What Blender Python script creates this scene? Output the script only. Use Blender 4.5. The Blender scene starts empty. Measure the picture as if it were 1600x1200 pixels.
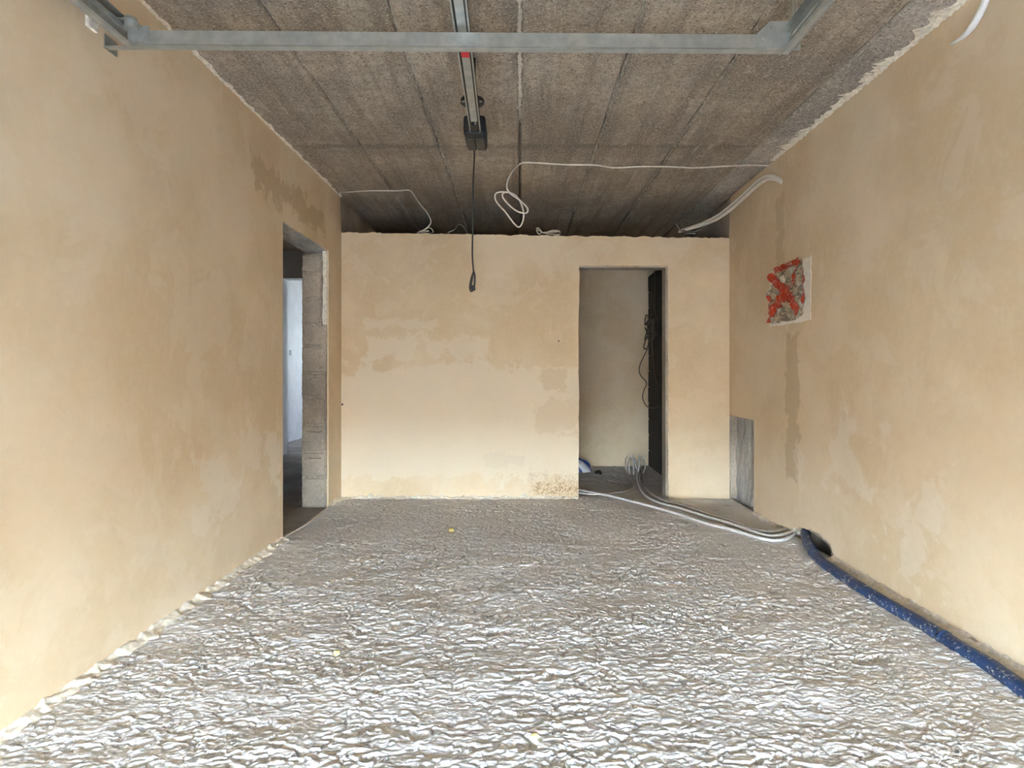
import bpy, bmesh, math, random
import numpy as np
from mathutils import Vector, Matrix

random.seed(7)
RNG = np.random.RandomState(11)
S = bpy.context.scene
COL = S.collection

# ------------------------------------------------------------------ camera, sky, light, exposure
F = 960.0                       # focal length in pixels of the 1600x1200 frame
VX, VY = 812.0, 582.0           # vanishing point of the room's depth axis
CZ = 1.23                       # camera height
cam_d = bpy.data.cameras.new('camera')
cam = bpy.data.objects.new('camera', cam_d); COL.objects.link(cam)
cam.location = (0, 0, CZ); cam.rotation_euler = (math.pi/2, 0, 0)
cam_d.sensor_width = 36.0; cam_d.lens = F/1600*36.0
cam_d.shift_x = -(VX-800)/1600; cam_d.shift_y = -(600-VY)/1600
cam_d.clip_start = 0.02
S.camera = cam

W = bpy.data.worlds.new('sky'); S.world = W; W.use_nodes = True
bg = W.node_tree.nodes['Background']
_t = W.node_tree
_g = _t.nodes.new('ShaderNodeTexCoord'); _x = _t.nodes.new('ShaderNodeSeparateXYZ'); _r = _t.nodes.new('ShaderNodeValToRGB')
_t.links.new(_g.outputs['Generated'], _x.inputs[0]); _t.links.new(_x.outputs[2], _r.inputs[0]); _t.links.new(_r.outputs[0], bg.inputs[0])
_r.color_ramp.elements[0].position = 0.0; _r.color_ramp.elements[0].color = (0.71, 0.86, 1.0, 1)      # hazy pale horizon
_r.color_ramp.elements[1].position = 1.0; _r.color_ramp.elements[1].color = (0.28, 0.38, 0.56, 1)     # bluer zenith
_e = _r.color_ramp.elements.new(0.35); _e.color = (0.42, 0.53, 0.72, 1)
bg.inputs[1].default_value = 1.7

sun_d = bpy.data.lights.new('sun_offscreen', 'SUN'); sun_d.energy = 2.7; sun_d.angle = math.radians(2)
sun_d.color = (1.0, 0.86, 0.66)
sun = bpy.data.objects.new('sun_offscreen', sun_d); COL.objects.link(sun)
sun.rotation_euler = (math.radians(-32), math.radians(8), 0)      # high, from behind the house: lights the driveway only
sun.location = (0, 3, 9)

DOOR_Y = -1.20                  # plane of the garage door behind the camera
DOOR_GAP = 0.74                 # how far it is lifted
pd = bpy.data.lights.new('door_daylight_offscreen', 'AREA'); pd.shape = 'RECTANGLE'; pd.size = 2.62; pd.size_y = DOOR_GAP
po = bpy.data.objects.new('door_daylight_offscreen', pd); COL.objects.link(po)          # sky portal filling the opening under the raised door
po.location = (-0.28, DOOR_Y-0.02, DOOR_GAP/2); po.rotation_euler = (math.pi/2, 0, math.pi)
pd.cycles.is_portal = True

S.view_settings.view_transform = 'Standard'; S.view_settings.look = 'None'
S.view_settings.gamma = 1.0; S.view_settings.use_curve_mapping = False
S.view_settings.exposure = 6.28
S.cycles.max_bounces = 10; S.cycles.diffuse_bounces = 8
S.cycles.sample_clamp_indirect = 0

# ------------------------------------------------------------------ main dimensions (metres)
XL, XR = -1.747, 2.053          # plaster faces of the side walls
D = 6.01                        # plaster face of the back wall
ZC = 2.946                      # underside of the ceiling planks
YF = DOOR_Y

def P(x, y, d): return Vector(((x-VX)*d/F, d, CZ+(VY-y)*d/F))
def on_floor(x, y, z=0.0): return P(x, y, (CZ-z)*F/(y-VY))
def on_ceil(x, y, z=ZC): return P(x, y, (z-CZ)*F/(VY-y))
def on_left(x, y, off=0.0): return P(x, y, (XL+off)*F/(x-VX))
def on_right(x, y, off=0.0): return P(x, y, (XR-off)*F/(x-VX))

# ------------------------------------------------------------------ noise
_perm = RNG.permutation(512)
def _hash(i, j, s): return _perm[(_perm[(i+s*37) % 512] + j) % 512]
def perlin(x, y, s=0):
    x = np.asarray(x, float); y = np.asarray(y, float)
    xi = np.floor(x).astype(int); yi = np.floor(y).astype(int)
    xf = x-xi; yf = y-yi
    u = xf*xf*xf*(xf*(xf*6-15)+10); v = yf*yf*yf*(yf*(yf*6-15)+10)
    def g(i, j, dx, dy):
        a = _hash(i, j, s)*(2*math.pi/512.0)
        return np.cos(a)*dx+np.sin(a)*dy
    n00 = g(xi, yi, xf, yf); n10 = g(xi+1, yi, xf-1, yf)
    n01 = g(xi, yi+1, xf, yf-1); n11 = g(xi+1, yi+1, xf-1, yf-1)
    a = n00+u*(n10-n00); b = n01+u*(n11-n01)
    return (a+v*(b-a))*1.5
def fbm(x, y, s=0, o=4):
    t = 0; a = 1.0
    for k in range(o):
        t = t+a*perlin(x*2**k, y*2**k, s+k); a *= .5
    return t
def n1(t, s=0): return float(fbm(np.array([t]), np.array([s*3.7+.31]), s, 3)[0])

# ------------------------------------------------------------------ material helpers
class MT:
    def __init__(self, name, rough=.9, metal=0.0):
        self.m = bpy.data.materials.new(name); self.m.use_nodes = True
        self.t = self.m.node_tree; self.b = self.t.nodes['Principled BSDF']
        self.b.inputs['Roughness'].default_value = rough
        self.b.inputs['Metallic'].default_value = metal
        self._pos = None
    def n(self, typ, **kw):
        nd = self.t.nodes.new(typ)
        for k, v in kw.items(): setattr(nd, k, v)
        return nd
    def link(self, a, b): self.t.links.new(a, b)
    def val(self, sock, v):
        if isinstance(v, (int, float)): sock.default_value = v
        elif isinstance(v, tuple): sock.default_value = v if len(v) == 4 or sock.type == 'VECTOR' else (*v, 1)
        else: self.link(v, sock)
    def pos(self):
        if self._pos is None: self._pos = self.n('ShaderNodeNewGeometry').outputs['Position']
        return self._pos
    def xyz(self):
        s = self.n('ShaderNodeSeparateXYZ'); self.link(self.pos(), s.inputs[0]); return s.outputs
    def mp(self, scale, loc=(0, 0, 0), src=None):
        m = self.n('ShaderNodeMapping'); self.link(src or self.pos(), m.inputs[0])
        m.inputs['Scale'].default_value = scale; m.inputs['Location'].default_value = loc
        return m.outputs[0]
    def noise(self, scale, detail=4, rough=.55, vec=None, dist=0.0):
        nd = self.n('ShaderNodeTexNoise'); self.link(vec or self.pos(), nd.inputs['Vector'])
        nd.inputs['Scale'].default_value = scale; nd.inputs['Detail'].default_value = detail
        nd.inputs['Roughness'].default_value = rough; nd.inputs['Distortion'].default_value = dist
        return nd.outputs['Fac']
    def math(self, op, a, b=0.0, c=0.0):
        nd = self.n('ShaderNodeMath', operation=op)
        self.val(nd.inputs[0], a); self.val(nd.inputs[1], b); self.val(nd.inputs[2], c)
        return nd.outputs[0]
    def ramp(self, x, lo, hi, a=0.0, b=1.0):
        nd = self.n('ShaderNodeMapRange', interpolation_type='SMOOTHSTEP')
        self.val(nd.inputs[0], x); nd.inputs[1].default_value = lo; nd.inputs[2].default_value = hi
        nd.inputs[3].default_value = a; nd.inputs[4].default_value = b
        return nd.outputs[0]
    def mix(self, fac, a, b, mode='MIX'):
        nd = self.n('ShaderNodeMix', data_type='RGBA', blend_type=mode)
        self.val(nd.inputs[0], fac); self.val(nd.inputs[6], a); self.val(nd.inputs[7], b)
        return nd.outputs[2]
    def bump(self, h, strength=.3, dist=.01, prev=None):
        nd = self.n('ShaderNodeBump'); self.link(h, nd.inputs['Height'])
        nd.inputs['Strength'].default_value = strength; nd.inputs['Distance'].default_value = dist
        if prev: self.link(prev, nd.inputs['Normal'])
        return nd.outputs[0]
    def out(self, col, nrm=None, rough=None):
        self.val(self.b.inputs['Base Color'], col)
        if nrm: self.link(nrm, self.b.inputs['Normal'])
        if rough is not None: self.val(self.b.inputs['Roughness'], rough)
        return self.m
    def box(self, sa, ca, ha, sb, cb, hb, edge, wob, wscale=6.0):
        """soft-edged rectangle with a wandering rim, in two world coordinates"""
        nz = self.math('MULTIPLY', self.math('SUBTRACT', self.noise(wscale, 5, .62, dist=.4), .5), wob*6)
        da = self.math('SUBTRACT', self.math('ABSOLUTE', self.math('SUBTRACT', sa, ca)), ha)
        db = self.math('SUBTRACT', self.math('ABSOLUTE', self.math('SUBTRACT', sb, cb)), hb)
        dd = self.math('ADD', self.math('MAXIMUM', da, db), nz)
        return self.ramp(dd, -edge, edge, 1.0, 0.0)

def plain(name, col, rough=.6, metal=0.0, var=.12, scale=30.0, bump=0.0):
    t = MT(name, rough, metal)
    nz = t.noise(scale, 4)
    c = t.mix(t.ramp(nz, .3, .7), tuple(v*(1-var) for v in col), tuple(min(1, v*(1+var)) for v in col))
    return t.out(c, t.bump(nz, bump, .004) if bump else None)

# plaster: warm beige skim coat with cloudy drying marks
BEIGE = (.64, .52, .365)
def plaster(name, which):
    t = MT(name, .88)
    x, y, z = t.xyz()
    cloud = t.noise(1.1, 5, .55)
    blot = t.noise(2.6, 6, .6, dist=.6)
    fine = t.noise(26, 4, .6)
    c = t.mix(t.ramp(cloud, .36, .64), (.60, .45, .272), (.69, .55, .365))
    c = t.mix(t.ramp(blot, .52, .58, 0, .30), c, (.72, .60, .435))
    c = t.mix(t.ramp(fine, .35, .7, 0, .15), c, (.74, .635, .475))
    damp = (.43, .315, .175); dry = (.76, .69, .57)
    def put(mask, col, amt):
        nonlocal c
        c = t.mix(t.math('MULTIPLY', mask, amt), c, col)
    if which == 'left':
        put(t.box(y, 4.75, .72, z, 2.56, .09, .025, .09, 5), damp, .62)       # damp band over the doorway
        put(t.box(y, 4.35, .10, z, .62, .22, .03, .13, 6), dry, .45)
        put(t.box(y, 3.55, .18, z, .55, .16, .04, .16, 5), dry, .30)
        put(t.box(y, 3.95, .13, z, .78, .1, .04, .16, 5), dry, .30)
    elif which == 'right':
        put(t.box(y, 4.63, .105, z, .97, .55, .014, .045, 9), damp, .55)       # damp stripe under the foil cover
        put(t.box(y, 4.84, .07, z, 2.34, .26, .014, .05, 8), damp, .45)
        put(t.box(y, 3.9, .25, z, .72, .16, .05, .2, 4), dry, .35)
        put(t.box(y, 3.2, .14, z, .42, .18, .05, .2, 5), dry, .30)
        put(t.box(y, 4.5, .05, z, .45, .22, .03, .08, 7), dry, .35)
    elif which == 'back':
        put(t.box(x, -.55, 1.6, z, .75, .56, .02, .12, 3.2), (.71, .605, .45), .75)
        put(t.box(x, -1.25, .22, z, 1.48, .10, .02, .07, 6), (.71, .605, .45), .7)
        put(t.box(x, -.62, .32, z, 1.48, .08, .02, .07, 6), (.71, .605, .45), .6)
        put(t.box(x, -1.15, .35, z, 1.71, .05, .02, .07, 6), (.71, .605, .45), .55)
        put(t.box(x, .33, .12, z, 1.16, .10, .012, .05, 7), (.60, .46, .29), .65)
        put(t.box(x, .35, .22, z, .80, .14, .03, .10, 5), (.60, .47, .31), .55)
        put(t.box(x, -.15, .2, z, .36, .06, .02, .06, 6), (.62, .52, .38), .5)
        st = t.box(x, .40, .26, z, .07, .10, .12, .06, 14)
        put(t.math('MULTIPLY', st, t.ramp(t.noise(70, 3, .7), .38, .62)), (.30, .17, .07), .95)
    nrm = t.bump(fine, .12, .006)
    nrm = t.bump(t.noise(3.0, 3, .5), .25, .03, nrm)
    return t.out(c, nrm)

M = {}
M['pl_left'] = plaster('plaster_left', 'left')
M['pl_right'] = plaster('plaster_right', 'right')
M['pl_back'] = plaster('plaster_back', 'back')
M['pl'] = plaster('plaster_plain', 'none')
M['pl_rag'] = plain('plaster_rough', (.74, .67, .55), .9, var=.15, scale=40, bump=.5)
M['pl_border'] = plain('plaster_pale', (.74, .665, .545), .9, var=.08, scale=30, bump=.4)
M['pl_white'] = plain('plaster_white', (.57, .57, .57), .9, var=.05, scale=5)

def concrete(name, base, pits=1.0, streak=True):
    t = MT(name, .92)
    x, y, z = t.xyz()
    big = t.noise(1.3, 5, .6)
    c = t.mix(t.ramp(big, .32, .68), tuple(v*.70 for v in base), tuple(v*1.25 for v in base))
    if streak:
        sv = t.mp((9, .55, 1))
        st = t.noise(1.0, 5, .6, sv)
        c = t.mix(t.ramp(st, .46, .66, 0, .75), c, tuple(v*.50 for v in base))
        st2 = t.noise(1.0, 4, .6, t.mp((14, .8, 1), (5, 3, 0)))
        c = t.mix(t.ramp(st2, .56, .72, 0, .40), c, tuple(min(1, v*1.55) for v in base))
        band = t.box(x, .2, 3, y, 4.66, .03, .03, .05, 3)                 # stain line straight across the planks
        c = t.mix(t.math('MULTIPLY', band, .85), c, tuple(v*.42 for v in base))
        band2 = t.box(x, .2, 3, y, 4.80, .09, .08, .1, 3)
        c = t.mix(t.math('MULTIPLY', band2, .40), c, tuple(v*.5 for v in base))
        fl = t.noise(1.0, 3, .6, t.mp((16, 5, 1), (2, 0, 0)))
        flz = t.box(x, 1.35, .42, y, 4.1, 1.2, .2, .4, 2)
        c = t.mix(t.math('MULTIPLY', t.math('MULTIPLY', t.ramp(fl, .60, .64), flz), .8), c, (.50, .43, .34))
    mid = t.noise(16, 6, .7)
    c = t.mix(t.ramp(mid, .38, .62, .45*pits, 0), c, tuple(v*.5 for v in base))
    sp = t.noise(62, 4, .7)
    c = t.mix(t.ramp(sp, .53, .62, 0, .75*pits), c, tuple(v*.30 for v in base))
    sp2 = t.noise(75, 3, .65, t.mp((1, 1, 1), (7, 1, 0)))
    c = t.mix(t.ramp(sp2, .55, .64, 0, .6*pits), c, tuple(min(1, v*1.8) for v in base))
    h = t.noise(60, 6, .7)
    return t.out(c, t.bump(h, .8, .012))
M['plank'] = concrete('concrete_plank', (.39, .325, .245))
M['plank_grey'] = concrete('concrete_strip', (.44, .39, .325), streak=False)
M['mortar'] = concrete('joint_mortar', (.46, .395, .31), streak=False)
M['mortar_light'] = concrete('joint_mortar_pale', (.62, .545, .44), pits=.5, streak=False)
M['block'] = concrete('grey_block', (.46, .385, .30), pits=.35, streak=False)
M['block_core'] = M['block']
M['niche'] = concrete('niche_concrete', (.40, .385, .36), pits=.35, streak=False)
M['dark_block'] = concrete('bitumen_block', (.040, .033, .026), streak=False)
M['smooth_floor'] = concrete('smooth_screed', (.34, .31, .275), pits=.35, streak=False)
M['drive'] = concrete('driveway_paving', (.50, .47, .42), pits=.35, streak=False)

t = MT('sprayed_floor', .9)
nz = t.noise(1.2, 5, .6); nf = t.noise(38, 5, .65); nb = t.noise(1.0, 6, .7, t.mp((4.5, 15, 1)))
c = t.mix(t.ramp(nz, .3, .7), (.66, .65, .64), (.76, .75, .74))
c = t.mix(t.ramp(nf, .42, .62, 0, .35), c, (.82, .815, .81))
c = t.mix(t.ramp(nb, .62, .69, 0, .65), c, (.24, .175, .12))
M['floor'] = t.out(c, t.bump(t.noise(60, 7, .66, t.mp((.65, 1.35, 1))), .7, .009))

M['galv'] = plain('galvanised_steel', (.42, .43, .395), .45, .7, .12, 18)
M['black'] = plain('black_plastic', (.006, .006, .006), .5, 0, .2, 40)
M['black_face'] = plain('charcoal_plastic', (.018, .017, .013), .5, 0, .15, 40)
M['red'] = plain('red_sticker', (.55, .015, .03), .4, 0, .15, 60)
M['white_cable'] = plain('white_cable', (.68, .62, .53), .55, 0, .08, 40)
M['grey_cable'] = plain('grey_cable', (.40, .37, .33), .6, 0, .12, 40)
M['brown_cable'] = plain('brown_cable', (.10, .075, .05), .6, 0, .2, 40)
M['black_cord'] = plain('black_cord', (.035, .03, .026), .5, 0, .2, 40)
M['yellow'] = plain('yellow_foam', (.72, .60, .22), .85, 0, .2, 60)
M['foam_pale'] = plain('pale_foam', (.75, .70, .58), .85, 0, .1, 60)
M['door'] = plain('door_panel_steel', (.45, .45, .44), .5, 0, .05, 8)
M['floor_conduit'] = plain('dusty_white_conduit', (.64, .61, .57), .5, 0, .1, 30)
M['rubber_white'] = plain('white_conduit', (.80, .79, .76), .45, 0, .06, 30)

t = MT('blue_pipe', .45)
nz = t.noise(9, 4); sp = t.noise(60, 4, .7); sp2 = t.noise(16, 3, .6)
c = t.mix(t.ramp(nz, .3, .7), (.008, .027, .078), (.013, .046, .125))
m_ = t.math('MULTIPLY', t.ramp(sp, .56, .62), t.ramp(sp2, .42, .58))
c = t.mix(m_, c, (.55, .50, .42))
M['blue'] = t.out(c, t.bump(sp, .3, .003))

t = MT('crumpled_foil', .25, .9)
nz = t.noise(22, 4)
M['foil'] = t.out(t.mix(t.ramp(nz, .35, .65), (.58, .56, .51), (.68, .66, .61)))
t = MT('red_tape', .38)
nz = t.noise(45, 4, .6)
c = t.mix(t.ramp(nz, .35, .6), (.34, .030, .011), (.42, .038, .013))
M['tape'] = t.out(t.mix(t.ramp(t.noise(34, 3, .6), .62, .68, 0, .8), c, (.62, .56, .46)))
t = MT('printed_bag', .4)
w = t.n('ShaderNodeTexWave', wave_type='BANDS', bands_direction='DIAGONAL')
t.link(t.pos(), w.inputs[0]); w.inputs['Scale'].default_value = 2.6; w.inputs['Distortion'].default_value = 2.5
M['bag'] = t.out(t.mix(t.ramp(w.outputs['Fac'], .62, .68), (.82, .84, .86), (.02, .06, .28)))

# ------------------------------------------------------------------ mesh helpers
def link(o, parent=None):
    COL.objects.link(o)
    if parent: o.parent = parent
    return o
def tag(o, label=None, cat=None, group=None, kind=None):
    if label: o['label'] = label
    if cat: o['category'] = cat
    if group: o['group'] = group
    if kind: o['kind'] = kind
    return o
def empty(name, loc, label, cat, group=None):
    o = bpy.data.objects.new(name, None); o.location = loc; o.empty_display_size = .1
    link(o); return tag(o, label, cat, group)
def mesh_obj(name, verts, faces, mat, parent=None, smooth=False):
    me = bpy.data.meshes.new(name); me.from_pydata([tuple(v) for v in verts], [], faces); me.update()
    me.materials.append(mat)
    if smooth: me.polygons.foreach_set('use_smooth', [True]*len(me.polygons))
    o = bpy.data.objects.new(name, me); link(o, parent)
    if parent:
        o.matrix_parent_inverse = Matrix.Translation(-parent.location) if parent.type == 'EMPTY' else Matrix()
    return o
def bm_obj(name, bm, mat, parent=None, smooth=False):
    bmesh.ops.recalc_face_normals(bm, faces=bm.faces)
    me = bpy.data.meshes.new(name); bm.to_mesh(me); bm.free(); me.materials.append(mat)
    if smooth: me.polygons.foreach_set('use_smooth', [True]*len(me.polygons))
    o = bpy.data.objects.new(name, me); link(o, parent)
    if parent and parent.type == 'EMPTY': o.matrix_parent_inverse = Matrix.Translation(-parent.location)
    return o
def add_box(bm, x0, x1, y0, y1, z0, z1, bev=0.0):
    g = bmesh.new()
    r = bmesh.ops.create_cube(g, size=1)
    for v in g.verts:
        v.co = Vector(((x0+x1)/2+v.co.x*(x1-x0), (y0+y1)/2+v.co.y*(y1-y0), (z0+z1)/2+v.co.z*(z1-z0)))
    if bev: bmesh.ops.bevel(g, geom=list(g.edges), offset=bev, segments=2, affect='EDGES', profile=.6)
    me = bpy.data.meshes.new('tmp'); g.to_mesh(me); g.free(); bm.from_mesh(me); bpy.data.meshes.remove(me)
def box(name, b, mat, parent=None, bev=0.0):
    bm = bmesh.new(); add_box(bm, *b, bev=bev); return bm_obj(name, bm, mat, parent)
def add_cyl(bm, a, b, r, seg=14, r2=None):
    a = Vector(a); b = Vector(b); d = b-a
    mt = Matrix.Translation((a+b)/2) @ d.to_track_quat('Z', 'Y').to_matrix().to_4x4()
    bmesh.ops.create_cone(bm, cap_ends=True, segments=seg, radius1=r, radius2=r if r2 is None else r2, depth=d.length, matrix=mt)
def cyl(name, a, b, r, mat, parent=None, seg=14):
    bm = bmesh.new(); add_cyl(bm, a, b, r, seg); return bm_obj(name, bm, mat, parent)
def spline(pts, n=8):
    pts = [Vector(p) for p in pts]
    q = [pts[0]*2-pts[1]]+pts+[pts[-1]*2-pts[-2]]
    out = []
    for i in range(1, len(q)-2):
        p0, p1, p2, p3 = q[i-1:i+3]
        for k in range(n):
            s = k/n
            out.append(.5*((2*p1)+(p2-p0)*s+(2*p0-5*p1+4*p2-p3)*s*s+(3*p1-p0-3*p2+p3)*s**3))
    out.append(pts[-1]); return out
def tube_data(pts, r, seg=8):
    vs, fs = [], []
    nrm = None
    for i, p in enumerate(pts):
        tg = (pts[min(i+1, len(pts)-1)]-pts[max(i-1, 0)])
        tg = tg.normalized() if tg.length > 1e-9 else Vector((0, 0, 1))
        if nrm is None: nrm = tg.orthogonal().normalized()
        nrm = (nrm-tg*nrm.dot(tg))
        nrm = nrm.normalized() if nrm.length > 1e-6 else tg.orthogonal().normalized()
        bn = tg.cross(nrm)
        rr = r(i/(len(pts)-1)) if callable(r) else r
        for k in range(seg):
            a = 2*math.pi*k/seg
            vs.append(p+nrm*(math.cos(a)*rr)+bn*(math.sin(a)*rr))
    for i in range(len(pts)-1):
        for k in range(seg):
            k2 = (k+1) % seg
            fs.append((i*seg+k, i*seg+k2, (i+1)*seg+k2, (i+1)*seg+k))
    fs.append(tuple(range(seg-1, -1, -1))); fs.append(tuple(range((len(pts)-1)*seg, len(pts)*seg)))
    return vs, fs
def tube(name, pts, r, mat, parent=None, seg=8, n=8):
    v, f = tube_data(spline(pts, n), r, seg)
    return mesh_obj(name, v, f, mat, parent, True)
def slab(name, outline, axis, a0, a1, mat, parent=None):
    """closed 2-D outline pushed along one axis into a solid; axis 'x': outline is (y,z); axis 'y': outline is (x,z)"""
    bm = bmesh.new()
    def mk(p, a): return (a, p[0], p[1]) if axis == 'x' else (p[0], a, p[1])
    lo = [bm.verts.new(mk(p, a0)) for p in outline]; hi = [bm.verts.new(mk(p, a1)) for p in outline]
    f0 = bm.faces.new(lo); f1 = bm.faces.new(hi[::-1])
    n = len(outline)
    for i in range(n): bm.faces.new((lo[i], hi[i], hi[(i+1) % n], lo[(i+1) % n]))
    bm.normal_update()
    bmesh.ops.triangulate(bm, faces=[f0, f1], ngon_method='EAR_CLIP')
    return bm_obj(name, bm, mat, parent)
def rag(p, q, amp, step=.03, seed=1, ends=True):
    """points from p to q, jittered sideways"""
    p = Vector(p); q = Vector(q); L = (q-p).length; n = max(2, int(L/step))
    d = (q-p)/L; s = Vector((-d.y, d.x)); out = []
    for i in range(n+1):
        k = i/n
        j = 0 if i in (0, n) and ends else amp*(n1(k*L/.11, seed)+.5*n1(k*L/.035, seed+9))
        out.append(tuple(p+(q-p)*k+s*j))
    return out
def grid_obj(name, X, Y, Z, mat, parent=None, smooth=True):
    r, c_ = X.shape
    me = bpy.data.meshes.new(name)
    co = np.stack([X, Y, Z], -1).reshape(-1, 3).astype(np.float32)
    idx = np.arange(r*c_).reshape(r, c_)
    q = np.stack([idx[:-1, :-1], idx[:-1, 1:], idx[1:, 1:], idx[1:, :-1]], -1).reshape(-1, 4)
    me.vertices.add(len(co)); me.vertices.foreach_set('co', co.ravel())
    me.loops.add(q.size); me.loops.foreach_set('vertex_index', q.ravel().astype(np.int32))
    me.polygons.add(len(q)); me.polygons.foreach_set('loop_start', (np.arange(len(q))*4).astype(np.int32))
    me.polygons.foreach_set('use_smooth', np.full(len(q), smooth))
    me.update(calc_edges=True); me.validate(); me.materials.append(mat)
    o = bpy.data.objects.new(name, me); link(o, parent)
    if parent and parent.type == 'EMPTY': o.matrix_parent_inverse = Matrix.Translation(-parent.location)
    return o
def sstep(a, b, x):
    t_ = np.clip((x-a)/(b-a), 0, 1); return t_*t_*(3-2*t_)

# ------------------------------------------------------------------ floor
def floor_h(X, Y):
    wx = X+.024*perlin(X/.06, Y/.05, 3)+.010*perlin(X/.022, Y/.02, 8); wy = Y+.020*perlin(X/.08, Y/.05, 5)+.008*perlin(X/.022, Y/.02, 10)
    g1 = np.exp(-(perlin(wx/.072, wy/.038, 1)/.14)**2)*sstep(-.25, .35, perlin(X/.16, Y/.10, 21))
    g2 = np.exp(-(perlin(wx/.038, wy/.022, 2)/.17)**2)*sstep(-.35, .30, perlin(X/.10, Y/.07, 23))
    f = fbm(wx/.045, wy/.028, 40, 4)
    low = perlin(X/.55, Y/.33, 6)+.5*perlin(X/.25, Y/.15, 7)
    rough = np.clip(.95+.5*perlin(X/.45, Y/.35, 12), .6, 1.4)
    cr = np.abs(perlin(wx/.42+.3*perlin(X/.2, Y/.1, 9), wy/.13, 15))
    crack = np.exp(-(cr/.040)**2)*sstep(.10, .40, perlin(X/.3, Y/.2, 17))
    return (-.0085*g1-.0060*g2+.0044*f)*rough-.024*crack+.006*low+.002
ys = [YF]
while ys[-1] < D+.012:
    y_ = ys[-1]; ys.append(y_+(.035 if y_ < 1.4 else   .0046 if y_ < 3.0 else .0068))
xs = np.arange(XL-.012, XR+.02, .0048)
X, Y = np.meshgrid(xs, np.array(ys))
H = floor_h(X, Y)
# smooth trowelled patch in the far right corner where the conduits run, and at the side doorway
sm = sstep(.0, .35, (X-1.05)*.55+(Y-5.35)) * sstep(.75, 1.15, X)
sm = np.maximum(sm, sstep(.10, .0, np.hypot((X-XL)/1.0, np.maximum(np.abs(Y-5.07)-.50, 0)))*.9)
H = H*(1-.86*sm)-.004*sm
floor = tag(grid_obj('floor', X, Y, H, M['floor']), 'light grey rough sprayed floor with lumpy crusted surface', kind='structure')
base = box('subfloor', (-5.2, 2.4, YF, 14.2, -.20, -.06), M['smooth_floor'], floor)
xb = np.arange(XL, XR+.1, .024); yb = np.arange(D+.0, 8.2, .02)
X, Y = np.meshgrid(xb, yb)
grid_obj('rear_floor', X, Y, floor_h(X+3, Y+2)*1.7-.004, M['floor'], floor)
xb = np.arange(-4.3, XL+.02, .03); yb = np.arange(3.6, 13.6, .03)
X, Y = np.meshgrid(xb, yb)
Hc = floor_h(X+3, Y+2)*.6-.012
Hc = np.where((X > -1.99), -.004+.001*perlin(X/.05, Y/.05), Hc)
grid_obj('corridor_floor', X, Y, Hc, M['smooth_floor'], floor)
drv = tag(box('driveway', (-30, 30, -60, YF-.02, -.12, -.03), M['drive']), 'pale paved driveway outside the garage door', kind='structure')

# ------------------------------------------------------------------ ceiling planks
ceil = tag(box('ceiling', (-5.2, 2.5, YF-.1, 14.2, ZC+.10, ZC+.28), M['block_core']), 'bare precast concrete plank ceiling with open joints', kind='structure')
seams = [XL-.26, -1.205, -.612, 0.0, .585, 1.177, 1.818, XR+.25]
for i in range(7):
    a, b = seams[i]+.007, seams[i+1]-.007
    bm = bmesh.new(); ch = .011
    drop = .0 if i != 6 else .004
    sec = [(a, ZC+.10), (a, ZC+ch), (a+ch, ZC-drop), (b-ch, ZC-drop), (b, ZC+ch), (b, ZC+.10)]
    yy = np.linspace(YF, 8.6, 150)
    rows = []
    for y_ in yy:
        w_ = [0, .005*n1(y_*9, i), .005*n1(y_*9.1, i+20), .005*n1(y_*8.7, i+40), .005*n1(y_*9.3, i+60), 0]
        rows.append([bm.verts.new((p[0]+(w_[k] if 0 < k < 5 else 0), y_, p[1])) for k, p in enumerate(sec)])
    for r in range(len(rows)-1):
        for k in range(5): bm.faces.new((rows[r][k], rows[r][k+1], rows[r+1][k+1], rows[r+1][k]))
    bm.faces.new(rows[0]); bm.faces.new(rows[-1][::-1])
    for r in range(len(rows)-1): bm.faces.new((rows[r][0], rows[r][5], rows[r+1][5], rows[r+1][0]))
    bm_obj('plank', bm, M['plank'] if i < 6 else M['plank_grey'], ceil)
# squeezed-out joint mortar: ragged heightfield ribbons along the joints
for i, (w_, lump, y0, y1) in enumerate([(.009, .7, 1.2, 6.6), (.011, .9, 1.2, 6.6), (.030, 1.3, 1.2, 4.2), (.014, 1.2, 1.2, 6.6), (.012, 1.0, 1.2, 6.6), (.008, .5, 1.2, 6.6)]):
    xc = seams[i+1]
    yv = np.arange(y0, y1, .009); uv = np.linspace(-1, 1, 9)
    U, Yg = np.meshgrid(uv, yv)
    wid = w_*(.65+.7*np.clip(fbm(Yg/.09, Yg*0+i*2.3, 20+i, 3)+.2, -.4, 1))
    hh = lump*(fbm(Yg/.030+np.abs(U)*1.2, U*1.5+i*7, 30+i, 3)*.012-.001)*(1-np.abs(U)**3)
    Zg = ZC+.009-np.maximum(hh, -.006)*1.25
    Zg = np.where(np.abs(U) > .98, ZC+.012, Zg)
    grid_obj('joint_mortar', xc+.005+U*wid+.004*np.sin(Yg*7+i), Yg, Zg, M['mortar_light'] if i == 2 else M['mortar'], ceil)

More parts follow.
